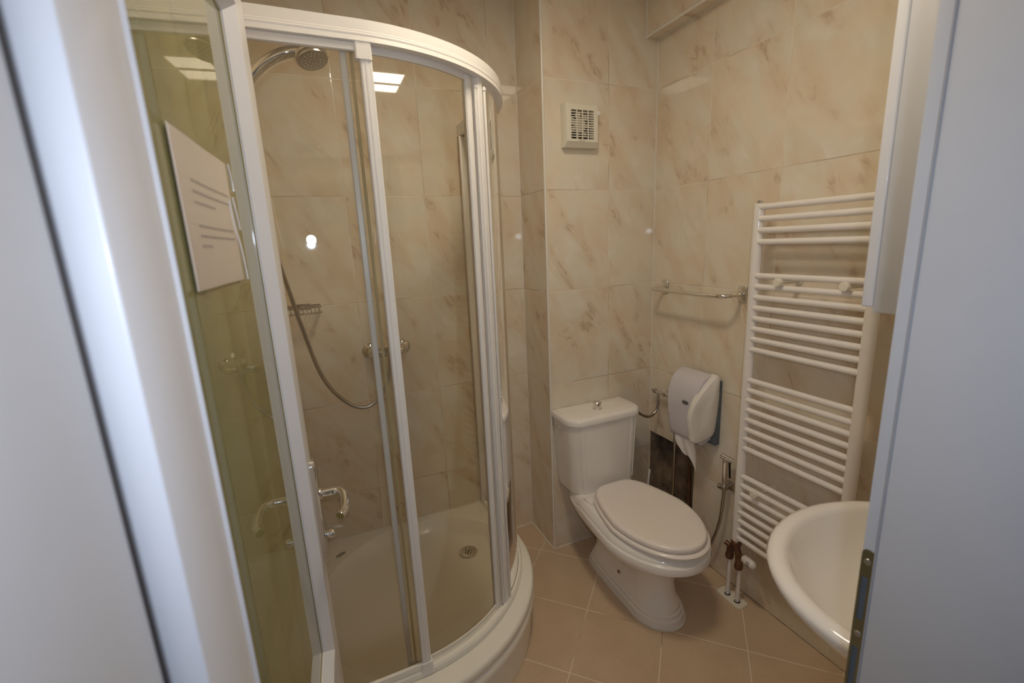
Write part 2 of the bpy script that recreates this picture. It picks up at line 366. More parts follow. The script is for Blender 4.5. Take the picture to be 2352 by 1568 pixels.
yi0, yi1 = y0+0.005, y1-0.0035
def pl(bm, ya, yb_, za, zb_): box(bm, px-0.0008, ya, za, px+0.0012, yb_, zb_)
pl(b, y0, y1, zb, 0.853); pl(b, y0, yi0, 0.853, 0.951); pl(b, yi1, y1, 0.853, 0.951); pl(b, y0, y1, 0.951, 0.998)
pl(b, y0, yi0, 0.998, 1.070); pl(b, yi1, y1, 0.998, 1.070)
yc = (y0+y1)/2; hw = (y1-y0)/2
ol = [(y0, 1.070), (y0, 1.106)] + [(yc - hw*cos(a*pi/10), 1.106 + hw*0.9*sin(a*pi/10)) for a in range(1, 10)] + [(y1, 1.106), (y1, 1.070)]
poly_prism(b, ol, lambda p: Vector((px-0.0008, p[0], p[1])), lambda p: Vector((px+0.0012, p[0], p[1])))
sp = link('strike_plate', b, 'brass', fr); sp['label'] = 'dull metal strike plate with two lock openings'
b = B(); box(b, px+0.0001, yi0, 0.853, px+0.0010, yi1, 0.951); box(b, px+0.0001, yi0, 0.998, px+0.0010, yi1, 1.070); link('lock_cavity', b, 'bluegrey', sp)
b = B()
for zz in (1.095, 0.974): lathe(b, [(0.0050, 0), (0.0042, 0.0012), (0.0015, 0.0014), (0, 0.0006)], (px-0.0006, yc, zz), (-1, 0, 0), 16)
link('screw', b, 'steel', sp, 40)

# ------------------------------------------------------------------ the open door leaf
TA = radians(3.5); DU = Vector((sin(TA), cos(TA), 0)); DN = Vector((-cos(TA), sin(TA), 0))   # along leaf / away from camera
def LP(u, off, z): p = CAM + DU*u + DN*off; return Vector((p.x, p.y, z))
UF, UE, OF, OG, OB = 0.329, 1.066, 0.1265, 0.150, 0.1665
GZ0, GZ1, LZ0, LZ1 = 0.675, 1.955, 0.012, 2.045
ua, ub = 0.425, 0.975
door = thing('door_1', 'white framed door leaf with green glass standing open on the left', 'door', LP(UF, (OF+OB)/2, 0.0), kind='structure')
def lbox(bm, u0, u1, o0, o1, z0, z1, bev=0.0):
    t = bmesh.new(); bmesh.ops.create_cube(t, size=1)
    for v in t.verts: v.co = Vector(((u0+u1)/2 + v.co.x*(u1-u0), (o0+o1)/2 + v.co.y*(o1-o0), (z0+z1)/2 + v.co.z*(z1-z0)))
    if bev: bmesh.ops.bevel(t, geom=t.edges[:], offset=bev, segments=3, affect='EDGES', profile=0.5)
    for v in t.verts: v.co = LP(*v.co)
    join(bm, t)
b = B(); lbox(b, UF, ua, OF, 0.1488, LZ0, LZ1, 0.0022); lbox(b, UF+0.013, ua, 0.1486, OB, LZ0, LZ1, 0.001); link('stile', b, 'paint', door, 40)
b = B(); lbox(b, ub, UE, OF, OB, LZ0, LZ1, 0.0025); link('stile', b, 'paint', door, 40)
b = B(); lbox(b, ua, ub, OF, OB, GZ1+0.022, LZ1, 0.001); link('top_rail', b, 'paint', door)
b = B(); lbox(b, ua, ub, OF, OB, LZ0, GZ0-0.022, 0.001); link('bottom_panel', b, 'paint', door)
# splayed glazing bead, both sides of the glass
def bead(o_face, o_glass):
    bm = B(); e = 0.023
    outer = [(ua, GZ0-e), (ub, GZ0-e), (ub, GZ1+e), (ua, GZ1+e)]
    inner = [(ua+e, GZ0), (ub-e, GZ0), (ub-e, GZ1), (ua+e, GZ1)]
    mid = [(ua+0.003, GZ0-e+0.003), (ub-0.003, GZ0-e+0.003), (ub-0.003, GZ1+e-0.003), (ua+0.003, GZ1+e-0.003)]
    sg = 1 if o_glass > o_face else -1
    loops(bm, [[LP(u, o_glass, z) for u, z in outer], [LP(u, o_face, z) for u, z in outer], [LP(u, o_face-sg*0.0022, z) for u, z in mid], [LP(u, o_glass-sg*0.004, z) for u, z in inner], [LP(u, o_glass, z) for u, z in inner]], True, False, False)
    return bm
link('glazing_bead', bead(OF, OG-0.0025), 'paint', door)
link('glazing_bead', bead(OB, OG+0.0025), 'paint', door)
b = B(); s = 0.021
for (u0, u1, z0, z1) in ((ua+s, ua+s+0.004, GZ0, GZ1), (ub-s-0.004, ub-s, GZ0, GZ1), (ua+s, ub-s, GZ0-0.002, GZ0+0.002), (ua+s, ub-s, GZ1-0.002, GZ1+0.002)):
    lbox(b, u0, u1, OG-0.0032, OG-0.0024, z0, z1)
link('putty_line', b, 'seal', door)
b = B(); lbox(b, ua+0.01, ub-0.01, OG-0.0020, OG+0.0020, GZ0-0.01, GZ1+0.01)
b.free(); b = B(); quad(b, LP(ua+0.01, OG-0.002, GZ0-0.01), LP(ub-0.01, OG-0.002, GZ0-0.01), LP(ub-0.01, OG-0.002, GZ1+0.01), LP(ua+0.01, OG-0.002, GZ1+0.01))
gp = link('glass_pane', b, 'green_glass', door); gp['label'] = 'green tinted glass pane'
# handle set
hs = thing('door_handle', None, None, LP(1.046, OF, 1.0)); hs.parent = door; hs.matrix_parent_inverse = door.matrix_world.inverted()
b = B(); w_ = 0.019; zz0, zz1 = 0.835, 1.10
ol = [(w_*cos(a*pi/12), zz1-w_+w_*sin(a*pi/12)) for a in range(13)] + [(-w_*cos(a*pi/12), zz0+w_-w_*sin(a*pi/12)) for a in range(13)]
HU = 1.046
def off_ol(k): return [(p[0]*k, (zz0+zz1)/2+(p[1]-(zz0+zz1)/2)*(1-(1-k)*0.15)) for p in ol]
loops(b, [[LP(HU+p[0], OF-0.0002, p[1]) for p in ol], [LP(HU+p[0], OF-0.0085, p[1]) for p in ol], [LP(HU+p[0], OF-0.0115, p[1]) for p in off_ol(0.8)]])
link('back_plate', b, 'chrome', hs, 50)
b = B(); pts = smooth_path([LP(HU, OF-0.008, 1.012), LP(HU, OF-0.03, 1.012), LP(HU-0.002, OF-0.047, 1.0125), LP(HU-0.015, OF-0.060, 1.012), LP(HU-0.045, OF-0.0655, 1.009), LP(HU-0.08, OF-0.0645, 1.006), LP(HU-0.100, OF-0.055, 1.004)], 6)
tube(b, pts, [0.0092]*(len(pts)-1)+[0.0084], 20); link('lever', b, 'chrome', hs, 40)
b = B(); lathe(b, [(0.012, 0), (0.012, 0.006), (0.0095, 0.009)], LP(HU, OF-0.008, 1.012), -DN, 24); link('rose', b, 'chrome', hs, 40)
b = B(); lathe(b, [(0.0085, 0), (0.0085, 0.010), (0.010, 0.013), (0.010, 0.019), (0.0075, 0.023), (0.001, 0.0245)], LP(HU, OF-0.008, 0.905), -DN, 24); link('privacy_turn', b, 'chrome', hs, 40)
# small nails in the bead
b = B()
for z in (0.80, 1.10, 1.40, 1.68): lathe(b, [(0.0011, 0), (0.0011, 0.0007)], LP(0.9635, 0.1358, z), (DN*-0.7-DU*0.7), 10)
link('nail', b, 'gap_nail', door)
# paper notice in a plastic sleeve
nt_ = thing('notice', 'creased paper notice in a clear sleeve on the green door glass', 'notice', LP(0.66, OG-0.004, 1.54))
def NP(u, z, o=0.0): 
    return LP(u, OG-0.0045-o-0.0012*sin((u-0.55)*40)*0.5, z)
nu0, nu1, nz0, nz1 = 0.547, 0.779, 1.523, 1.686
b = B(); n = 14
g = [[b.verts.new(NP(nu0+(nu1-nu0)*i/n, (nz0 if j == 0 else nz1) )) for i in range(n+1)] for j in (0, 1)]
g2 = [[b.verts.new(NP(nu0+(nu1-nu0)*i/n, (nz0 if j == 0 else nz1), 0.0004)) for i in range(n+1)] for j in (0, 1)]
for i in range(n):
    b.faces.new((g[0][i], g[0][i+1], g[1][i+1], g[1][i])); b.faces.new((g2[0][i], g2[0][i+1], g2[1][i+1], g2[1][i]))
link('paper_sheet', b, 'paper', nt_, 60)
rows = [(1.638, 0.0, 1.0), (1.6265, 0.0, 1.0), (1.615, 0.0, 0.55), (1.590, 0.0, 1.0), (1.579, 0.0, 1.0), (1.568, 0.0, 0.28)]
for ri, (zr, a0, a1) in enumerate(rows):
    if ri in (0, 3): b = B()
    u = nu0+0.045; ue = u + (nu1-0.022-u)*a1
    while u < ue:
        wl = random.uniform(0.006, 0.016)
        q = [NP(u, zr, 0.0007), NP(min(u+wl, ue), zr, 0.0007), NP(min(u+wl, ue), zr+0.0029, 0.0007), NP(u, zr+0.0029, 0.0007)]; quad(b, *q); u += wl+0.0022
    if ri in (2, 5): link('text_block', b, 'print', nt_)
b = B(); quad(b, LP(nu0-0.004, OG-0.0075, nz0-0.006), LP(nu1+0.012, OG-0.0075, nz0-0.006), LP(nu1+0.012, OG-0.0075, nz1+0.005), LP(nu0-0.004, OG-0.0075, nz1+0.005))
link('plastic_sleeve', b, 'sleeve', nt_)
for k, pts in enumerate(([(nu1-0.030, 1.633), (nu1-0.020, 1.600), (nu1-0.004, 1.575), (nu1+0.006, 1.545), (nu1+0.009, 1.522)], [(nu1+0.002, 1.686), (nu1+0.010, 1.668), (nu1+0.012, 1.650)], [(nu1-0.004, 1.640), (nu1+0.008, 1.612), (nu1+0.012, 1.595)])):
    b = B(); tube(b, smooth_path([LP(u, OG-0.0085, z) for u, z in pts], 6), 0.0011, 8); link('crease_highlight', b, 'ceramic', nt_, 60)  # white tubes put in as highlights along the sleeve's creases

# ------------------------------------------------------------------ shower
CX, CY, RO = -1.42, -0.06, 0.555
def qpath(off=0.0, cx=CX, cy=CY, R=RO, xl=XL+0.002, yb=YB-0.002, n=40, a0=None, a1=None):
    """plan curve of the enclosure with outward normals; off shifts inwards"""
    pts = []
    r = R-off
    if a0 is None:
        pts += [((xl + (cx-xl)*i/6, cy-r), (0, -1)) for i in range(6)]; a0_, a1_ = -90, 0
    else: a0_, a1_ = a0, a1
    for i in range(n+1):
        a = radians(a0_ + (a1_-a0_)*i/n); pts.append(((cx+r*cos(a), cy+r*sin(a)), (cos(a), sin(a))))
    if a0 is None or a1 >= 0:
        if a1 is None or a1 >= 0: pts += [((cx+r, cy + (yb-cy)*i/6), (1, 0)) for i in range(1, 7)]
    return pts
def sweep(bm, path, prof):
    """prof: closed list of (outward offset, z)"""
    loops(bm, [[Vector((p[0]+n[0]*o, p[1]+n[1]*o, z)) for o, z in prof] for p, n in path])
sh = thing('shower_enclosure', 'white framed quadrant shower enclosure with curved clear glass', 'shower', (CX, CY, 0.225))
ZT = 2.078
b = B(); sweep(b, qpath(), [(0, ZT), (0.0005, ZT-0.024), (0.0018, ZT-0.0255), (0.0018, ZT-0.029), (0.0030, ZT-0.031), (0.0030, ZT-0.034), (0.0022, ZT-0.036), (0.0038, ZT-0.047), (-0.004, ZT-0.048), (-0.016, ZT-0.048), (-0.018, ZT-0.038), (-0.026, ZT-0.038), (-0.028, ZT-0.047), (-0.042, ZT-0.047), (-0.042, ZT)])
link('top_rail', b, 'white_alu', sh, 30)
ZB = 0.2265
b = B(); sweep(b, qpath(), [(0, ZB), (0.0, ZB+0.016), (-0.005, ZB+0.022), (-0.014, ZB+0.022), (-0.016, ZB+0.010), (-0.028, ZB+0.010), (-0.030, ZB+0.020), (-0.040, ZB+0.020), (-0.042, ZB)])
link('bottom_rail', b, 'acrylic', sh, 30)
# wall profiles
b = B(); box(b, CX+RO-0.040, YB-0.030, ZB+0.02, CX+RO-0.004, YB-0.0005, ZT-0.05, 0.003); box(b, CX+RO-0.046, YB-0.044, ZB+0.02, CX+RO-0.030, YB-0.028, ZT-0.05, 0.002)
link('wall_profile', b, 'white_alu', sh, 30)
b = B(); box(b, XL+0.0005, CY-RO+0.004, ZB+0.02, XL+0.03, CY-RO+0.040, ZT-0.05, 0.003); link('wall_profile', b, 'white_alu', sh, 30)
zg0, zg1 = ZB+0.012, ZT-0.04
def gsheet(path, z0, z1):
    bm = B(); a = [bm.verts.new((p[0], p[1], z0)) for p, n in path]; c = [bm.verts.new((p[0], p[1], z1)) for p, n in path]
    for i in range(len(a)-1): bm.faces.new((a[i], a[i+1], c[i+1], c[i]))
    return bm
# front panel (left of the first stile)
rO = 0.014      # outer track
fp = [((XL+0.02 + (CX+0.015-XL-0.02)*i/6, CY-RO+rO), (0, -1)) for i in range(7)]
g = link('front_glass', gsheet(fp, zg0, zg1), 'glass', sh, 30)
b = B(); box(b, XL+0.02, CY-RO+0.004, ZT-0.066, CX+0.015, CY-RO+0.018, ZT-0.0485, 0.002); link('panel_top_frame', b, 'white_alu', sh, 30)
b = B(); box(b, XL+0.02, CY-RO+0.004, ZB+0.023, CX+0.015, CY-RO+0.018, ZB+0.045, 0.002); link('panel_bottom_frame', b, 'acrylic', sh, 30)
# first stile with caps
def arc_stile(a_deg, width, depth, off, z0, z1, grooves=True):
    bm = B(); r = RO-off; a = radians(a_deg); c = Vector((CX+r*cos(a), CY+r*sin(a), 0)); nrm = Vector((cos(a), sin(a), 0)); tg = Vector((-sin(a), cos(a), 0))
    w2 = width/2
    pr = [(-w2, 0), (-w2, depth-0.003), (-w2+0.003, depth)]
    if grooves: pr += [(-w2*0.30, depth), (-w2*0.2, depth+0.0010), (w2*0.2, depth+0.0010), (w2*0.30, depth)]
    pr += [(w2-0.003, depth), (w2, depth-0.003), (w2, 0)]
    loops(bm, [[c + tg*x + nrm*y + Vector((0, 0, z)) for x, y in pr] for z in (z0, z1)])
    return bm, c, nrm, tg
b, c, nr_, tg_ = arc_stile(-87.3, 0.028, 0.020, 0.022, zg0+0.03, ZT-0.068); st = link('door_stile', b, 'white_alu', sh, 30)
b, c, nr_, tg_ = arc_stile(-87.8, 0.038, 0.026, 0.024, ZT-0.084, ZT-0.040, False); link('stile_cap', b, 'white_alu', st, 30)
b, c, nr_, tg_ = arc_stile(-87.3, 0.036, 0.026, 0.024, ZB+0.004, ZB+0.048, False); link('stile_cap', b, 'white_alu', st, 30)
# inner sliding door: curved glass with stiles on both edges
dr = thing('sliding_door', None, None, (CX, CY, ZB)); dr.parent = sh; dr.matrix_parent_inverse = sh.matrix_world.inverted()
inn = 0.034
link('curved_glass', gsheet(qpath(inn, a0=-93, a1=-52.0), zg0+0.01, zg1-0.005), 'glass', dr, 30)
b, *_ = arc_stile(-92.5, 0.016, 0.014, inn+0.007, zg0+0.01, zg1-0.006, False); link('edge_stile', b, 'white_alu', dr, 30)
b, *_ = arc_stile(-90.4, 0.007, 0.010, inn+0.004, zg0+0.01, zg1-0.008, False); link('seal_strip', b, 'seal', dr, 30)
b, *_ = arc_stile(-52.0, 0.024, 0.018, inn+0.009, zg0+0.01, zg1-0.006, True); link('edge_stile', b, 'white_alu', dr, 30)
b = B(); sweep(b, qpath(inn-0.004, a0=-93, a1=-52.0), [(0, zg1-0.002), (0, zg1-0.020), (-0.008, zg1-0.020), (-0.008, zg1-0.002)]); link('door_top_frame', b, 'white_alu', dr, 30)
b = B(); sweep(b, qpath(inn-0.004, a0=-93, a1=-52.0), [(0, zg0+0.004), (0, zg0+0.024), (-0.008, zg0+0.024), (-0.008, zg0+0.004)]); link('door_bottom_frame', b, 'acrylic', dr, 30)
# second sliding/fixed section to the wall
fx = thing('fixed_panel', None, None, (CX, CY, ZB)); fx.parent = sh; fx.matrix_parent_inverse = sh.matrix_world.inverted()
link('curved_glass', gsheet(qpath(0.016, a0=-47.5, a1=0), zg0, zg1), 'glass', fx, 30)
b, *_ = arc_stile(-48.3, 0.026, 0.022, 0.030, zg0+0.002, zg1, True); link('edge_stile', b, 'white_alu', fx, 30)
def rod(a_deg, off, r, z0, z1, par):
    a = radians(a_deg); x, y = CX+(RO-off)*cos(a), CY+(RO-off)*sin(a)
    bm = B(); tube(bm, [(x, y, z0), (x, y, z0+0.004), (x, y, z1-0.012), (x, y, z1-0.011), (x, y, z1-0.004), (x, y, z1)], [r*0.8, r, r, r*1.35, r*1.35, r*0.6], 12); link('magnet_rod', bm, 'plastic', par, 40)
rod(-50.2, 0.016, 0.0048, zg0+0.02, zg1-0.026, dr); rod(-46.4, 0.006, 0.0048, zg0+0.02, zg1-0.026, fx)
# roller visible on the track
b = B(); a = radians(-36); x, y = CX+(RO-0.024)*cos(a), CY+(RO-0.024)*sin(a)
tube(b, [(x, y, zg1-0.03), (x, y, zg1-0.005)], 0.0022, 8); lathe(b, [(0.001, 0), (0.006, 0.001), (0.0065, 0.005), (0.005, 0.009), (0.001, 0.010)], (x, y, zg1-0.040), 'Z', 16); link('roller', b, 'plastic', sh, 40)

# tray
TCX, TCY, TR = -1.42, -0.11, 0.580
tray = thing('shower_tray', 'cream white quadrant shower tray with a curved front skirt', 'shower tray', (-1.3, -0.2, 0.0))
def inside(x, y, ins, R=TR):
    xl, yb = XL+0.001+ins[0], YB-0.001-ins[1]; r = R-ins[2]
    if x < xl or y > yb or x > TCX+r or y < TCY-r: return False
    if x > TCX and y < TCY and (x-TCX)**2+(y-TCY)**2 > r*r: return False
    return True
OC = (-1.29, -0.20); NA = 192
def radial(test):
    out = []
    for k in range(NA):
        a = 2*pi*k/NA; lo, hi = 0.0, 1.2
        for _ in range(26):
            mid = (lo+hi)/2
            if test(OC[0]+mid*cos(a), OC[1]+mid*sin(a)): lo = mid
            else: hi = mid
        out.append(lo)
    return out
def ring(rad, z, k=1.0): return [Vector((OC[0]+r*k*cos(2*pi*i/NA), OC[1]+r*k*sin(2*pi*i/NA), z)) for i, r in enumerate(rad)]
def smooth_r(rad, it=4):
    for _ in range(it): rad = [(rad[i-1]+2*rad[i]+rad[(i+1) % NA])/4 for i in range(NA)]
    return rad
R0 = radial(lambda x, y: inside(x, y, (0, 0, 0.0)))
Rs = radial(lambda x, y: inside(x, y, (0, 0, 0.016)))
R1 = radial(lambda x, y: inside(x, y, (0, 0, 0.004)))
R2 = radial(lambda x, y: inside(x, y, (0, 0, 0.012)))
RI = smooth_r(radial(lambda x, y: inside(x, y, (0.05, 0.03, 0.085)) and (x-OC[0])**2+(y-OC[1])**2 < 0.435**2), 6)
RI2 = [r-0.008 for r in RI]; RI3 = [r-0.032 for r in RI]
b = B(); loops(b, [ring(Rs, 0.001), ring(Rs, 0.140), ring(Rs, 0.150)], True, True, False); link('skirt', b, 'acrylic', tray, 40)
b = B(); loops(b, [ring(Rs, 0.1445, 0.985), ring(R2, 0.146), ring(R0, 0.150), ring(R0, 0.176), ring(R1, 0.180), ring(R2, 0.184), ring(R1, 0.190), ring(R0, 0.196), ring(R0, 0.212), ring(R1, 0.221), ring(R2, 0.2248), ring(RI, 0.2245), ring(RI2, 0.220), ring(RI3, 0.178), ring([r-0.03 for r in RI3], 0.167), ring([r-0.10 for r in RI3], 0.163), ring([r*0.4 for r in RI3], 0.160), ring([0.02]*NA, 0.159)], True, False, True)
link('basin', b, 'acrylic', tray, 45)
b = B(); dc = (-1.072, -0.03, 0.1655)
lathe(b, [(0.001, 0), (0.040, 0.0), (0.041, 0.003), (0.033, 0.0055), (0.024, 0.0045), (0.023, 0.0015), (0.001, 0.0015)], dc, 'Z', 40)
dn = link('drain', b, 'chrome', tray, 40)
b = B()
for k in range(6):
    a = k*pi/3; lathe(b, [(0.0035, 0), (0.0035, 0.0004)], (dc[0]+0.014*cos(a), dc[1]+0.014*sin(a), dc[2]+0.0018), 'Z', 10)
lathe(b, [(0.004, 0), (0.003, 0.002), (0.0005, 0.0025)], (dc[0], dc[1], dc[2]+0.0018), 'Z', 12)
link('drain_holes', b, 'dark', dn)
b = B(); loops(b, [[Vector((-1.616+0.024*cos(a*pi/16)*cos(0.5)-0.011*sin(a*pi/16)*sin(0.5), 0.137+0.024*cos(a*pi/16)*sin(0.5)+0.011*sin(a*pi/16)*cos(0.5), z)) for a in range(32)] for z in (0.2246, 0.2252)]); link('maker_badge', b, 'steel', tray)

# shower set : hand shower, bracket, hose, mixer, soap basket
hsx = thing('hand_shower', 'chrome hand shower held up on a wall bracket', 'hand shower', (-1.70, 0.0, 2.10))
b = B(); HYO = -0.35; hp = smooth_path([(-1.695, HYO, 1.955), (-1.672, HYO, 1.992), (-1.642, HYO, 2.031), (-1.608, HYO, 2.060), (-1.570, HYO, 2.080), (-1.530, HYO-0.005, 2.089), (-1.505, HYO-0.01, 2.084)], 6)
tube(b, hp, [0.0130+0.0060*min(1, i/12) for i in range(len(hp))], 20, ell=(0.85, 1.1)); link('handle', b, 'chrome', hsx, 50)
hd = Vector((0.20, -0.30, -0.93)).normalized(); hc = Vector((-1.502, HYO-0.012, 2.078))
b = B(); lathe(b, [(0.004, -0.024), (0.020, -0.022), (0.036, -0.013), (0.045, 0.000), (0.0455, 0.006), (0.042, 0.009)], hc, hd, 36); link('head', b, 'chrome', hsx, 50)
b = B(); lathe(b, [(0.001, 0.008), (0.041, 0.009), (0.040, 0.013), (0.001, 0.0145)], hc, hd, 36); fcp = link('spray_face', b, 'steel', hsx, 50)
b = B(); u_ = hd.orthogonal().normalized(); v_ = hd.cross(u_)
for r_, k_ in ((0.010, 6), (0.020, 12), (0.029, 18)):
    for k in range(k_):
        a = 2*pi*k/k_; lathe(b, [(0.0014, 0), (0.0010, 0.002)], hc+hd*0.0137+u_*r_*cos(a)+v_*r_*sin(a), hd, 6)
link('nozzles', b, 'plastic', fcp)
b = B(); tube(b, [(XL+0.001, HYO, 1.995), (-1.715, HYO, 1.995)], 0.012, 16); lathe(b, [(0.021, -0.020), (0.022, -0.018), (0.022, 0.018), (0.021, 0.020)], (-1.676, HYO, 1.985), (0.52, 0, 0.85), 20)
box(b, -1.722, HYO-0.012, 1.97, -1.692, HYO+0.012, 2.01, 0.003); lathe(b, [(0.022, 0), (0.022, 0.006)], (XL+0.001, HYO, 1.995), 'X', 24)
br = tag(link('shower_bracket', b, 'chrome', None, 40), 'chrome wall bracket holding the hand shower', 'bracket')
b = B(); hz = smooth_path([(-1.703, HYO, 1.940), (-1.722, HYO+0.01, 1.88), (-1.712, -0.22, 1.74), (-1.690, -0.06, 1.60), (-1.670, 0.04, 1.467), (-1.640, 0.09, 1.286), (-1.592, 0.12, 1.065), (-1.52, 0.15, 0.935), (-1.435, 0.15, 0.887), (-1.358, 0.155, 0.935), (-1.318, 0.165, 1.02), (-1.309, 0.168, 1.082)], 14)
rr = [0.0078+0.0007*(i % 2) for i in range(len(hz))]
tube(b, hz, rr, 12); link('hose', b, 'steel', hsx, 60)
mx = thing('shower_mixer', 'chrome single lever shower mixer on the tiled wall', 'mixer tap', (-1.309, YB, 1.114))
for x in (-1.381, -1.237):
    b = B(); lathe(b, [(0.034, 0.001), (0.034, 0.006), (0.026, 0.014), (0.017, 0.017), (0.014, 0.035)], (x, YB, 1.114), (0, -1, 0), 32); link('wall_rose', b, 'chrome', mx, 40)
b = B(); pts = smooth_path([(-1.378, YB-0.034, 1.114), (-1.372, YB-0.052, 1.114), (-1.352, YB-0.064, 1.113), (-1.309, YB-0.068, 1.112), (-1.266, YB-0.064, 1.113), (-1.246, YB-0.052, 1.114), (-1.240, YB-0.034, 1.114)], 5)
tube(b, pts, [0.017+0.006*sin(pi*i/(len(pts)-1)) for i in range(len(pts))], 20); lathe(b, [(0.012, -0.030), (0.013, 0.0)], (-1.309, YB-0.082, 1.108), 'Z', 20); link('body', b, 'chrome', mx, 50)
b = B(); lathe(b, [(0.024, 0.0), (0.024, 0.025), (0.020, 0.034)], (-1.309, YB-0.072, 1.120), (0, -0.55, 0.83), 24); tube(b, smooth_path([(-1.309, YB-0.09, 1.145), (-1.309, YB-0.125, 1.175), (-1.309, YB-0.165, 1.19)], 4), [0.010]*9, 14, ell=(1, 0.6)); link('lever', b, 'chrome', mx, 50)
sd = thing('soap_basket', 'chrome wire soap basket on the shower wall', 'soap dish', (-1.63, YB, 1.32))
b = B(); x0, x1, y0, y1 = -1.695, -1.560, 0.150, YB-0.003
for z in (1.341, 1.318):
    tube(b, [(x0, y1, z), (x0, y0+0.01, z), (x0+0.01, y0, z), (x1-0.01, y0, z), (x1, y0+0.01, z), (x1, y1, z)], 0.0028, 8)
tube(b, [(x0, y1-0.001, 1.341), (x1, y1-0.001, 1.341)], 0.003, 8)
link('rim', b, 'chrome', sd, 40)
b = B()
for i in range(9):
    x = x0+0.008+(x1-x0-0.016)*i/8; tube(b, [(x, y0, 1.341), (x, y0, 1.319), (x, y0+0.004, 1.315), (x, y1, 1.315)], 0.0016, 6)
link('wires', b, 'chrome', sd, 40)
b = B(); box(b, -1.66, YB-0.006, 1.325, -1.60, YB-0.0005, 1.348, 0.002); link('mount', b, 'chrome', sd)

# ------------------------------------------------------------------ toilet
TX = -0.402
toilet = thing('toilet', 'white close coupled toilet with closed lid and small rust chip', 'toilet', (TX, -0.4, 0))
NT = 96
def egg(z, yb, yf, hf, hb, ym, cx=TX, e_back=4.0, n=NT):
    """plan outline: half ellipse towards the viewer (yf), squarer taper to the back (yb)"""
    out = []
    for k in range(n):
        a = 2*pi*k/n; c, s = cos(a), sin(a)
        if s <= 0:      # front half
            out.append(Vector((cx+hf*c, ym+(ym-yf)*s, z)))
        else:
            p = 2.0/e_back; yy = abs(s)**p; xx = math.copysign(abs(c)**p, c); y = ym+(yb-ym)*yy
            w = hf + (hb-hf)*(yy**1.15)
            out.append(Vector((cx+w*xx, y, z)))
    return out
b = B()
S = [ # z, yb, yf, hf, hb, ym, e
 (0.000, -0.130, -0.652, 0.108, 0.100, -0.52, 6), (0.030, -0.132, -0.650, 0.107, 0.099, -0.52, 6), (0.034, -0.137, -0.642, 0.101, 0.093, -0.52, 6),
 (0.050, -0.138, -0.641, 0.100, 0.092, -0.52, 6), (0.054, -0.143, -0.634, 0.094, 0.086, -0.52, 6), (0.072, -0.145, -0.632, 0.092, 0.084, -0.52, 6),
 (0.082, -0.150, -0.625, 0.088, 0.080, -0.51, 6), (0.110, -0.158, -0.612, 0.083, 0.076, -0.50, 6), (0.160, -0.150, -0.604, 0.084, 0.078, -0.49, 5),
 (0.200, -0.130, -0.606, 0.094, 0.085, -0.48, 5), (0.230, -0.105, -0.615, 0.115, 0.098, -0.47, 5), (0.247, -0.09, -0.640, 0.140, 0.110, -0.46, 5), (0.252, -0.085, -0.662, 0.156, 0.115, -0.46, 5),
 (0.270, -0.060, -0.680, 0.170, 0.130, -0.46, 5), (0.288, -0.040, -0.694, 0.182, 0.145, -0.46, 5), (0.300, -0.030, -0.712, 0.197, 0.152, -0.46, 5),
 (0.312, -0.020, -0.732, 0.208, 0.160, -0.46, 5), (0.328, -0.015, -0.748, 0.215, 0.165, -0.46, 5), (0.344, -0.015, -0.750, 0.216, 0.166, -0.46, 5),
 (0.356, -0.015, -0.746, 0.212, 0.165, -0.46, 5), (0.362, -0.018, -0.736, 0.205, 0.162, -0.46, 5), (0.366, -0.018, -0.735, 0.204, 0.162, -0.46, 5),
 (0.374, -0.02, -0.730, 0.199, 0.158, -0.46, 5), (0.380, -0.02, -0.720, 0.192, 0.155, -0.46, 5), (0.386, -0.022, -0.712, 0.186, 0.150, -0.46, 5), (0.389, -0.03, -0.700, 0.176, 0.142, -0.46, 5)]
def sink(r):      # the shelf under the cistern sits a little lower
    return [Vector((p.x, p.y, p.z - (0.016 if p.z > 0.35 else 0.0)*max(0.0, min(1.0, (p.y+0.21)/0.04)))) for p in r]
loops(b, [sink(egg(z, yb, yf, hf, hb, ym, TX, e)) for z, yb, yf, hf, hb, ym, e in S]); bowl = link('bowl', b, 'ceramic', toilet, 28)
b = B(); lathe(b, [(0.0085, 0.0), (0.007, 0.0012), (0.001, 0.0016)], (TX-0.0875, -0.385, 0.104), (-1, 0, 0.1), 14); link('rust_chip', b, 'spot', bowl)
# raised rectangle behind the seat on the left
b = B(); box(b, TX-0.152, -0.262, 0.375, TX+0.152, -0.202, 0.3905, 0.003); link('hinge_ledge', b, 'ceramic', bowl, 40)
SY = -0.465
def eggs(rows): return [egg(z, yb+0.014, yf, hf, hb+0.004*min(1, hf/0.15), SY, TX, 4.4 if hf > 0.13 else 3.0) for z, yb, yf, hf, hb in rows]
b = B(); loops(b, eggs([(0.390, -0.240, -0.722, 0.165, 0.105), (0.3925, -0.226, -0.740, 0.181, 0.118), (0.3945, -0.218, -0.749, 0.190, 0.126), (0.402, -0.218, -0.751, 0.191, 0.127), (0.407, -0.222, -0.746, 0.187, 0.123), (0.4085, -0.226, -0.741, 0.182, 0.118), (0.4085, -0.24, -0.72, 0.165, 0.10)])); link('seat', b, 'seat', toilet, 50)
b = B(); lid = eggs([(0.4125, -0.24, -0.715, 0.160, 0.10), (0.4125, -0.228, -0.730, 0.173, 0.112), (0.4135, -0.223, -0.736, 0.179, 0.118), (0.423, -0.222, -0.738, 0.181, 0.119), (0.431, -0.226, -0.734, 0.177, 0.116), (0.4345, -0.234, -0.727, 0.169, 0.110), (0.434, -0.25, -0.712, 0.155, 0.098), (0.4315, -0.29, -0.665, 0.115, 0.075), (0.4295, -0.36, -0.58, 0.06, 0.04), (0.4290, -0.44, -0.49, 0.012, 0.01)])
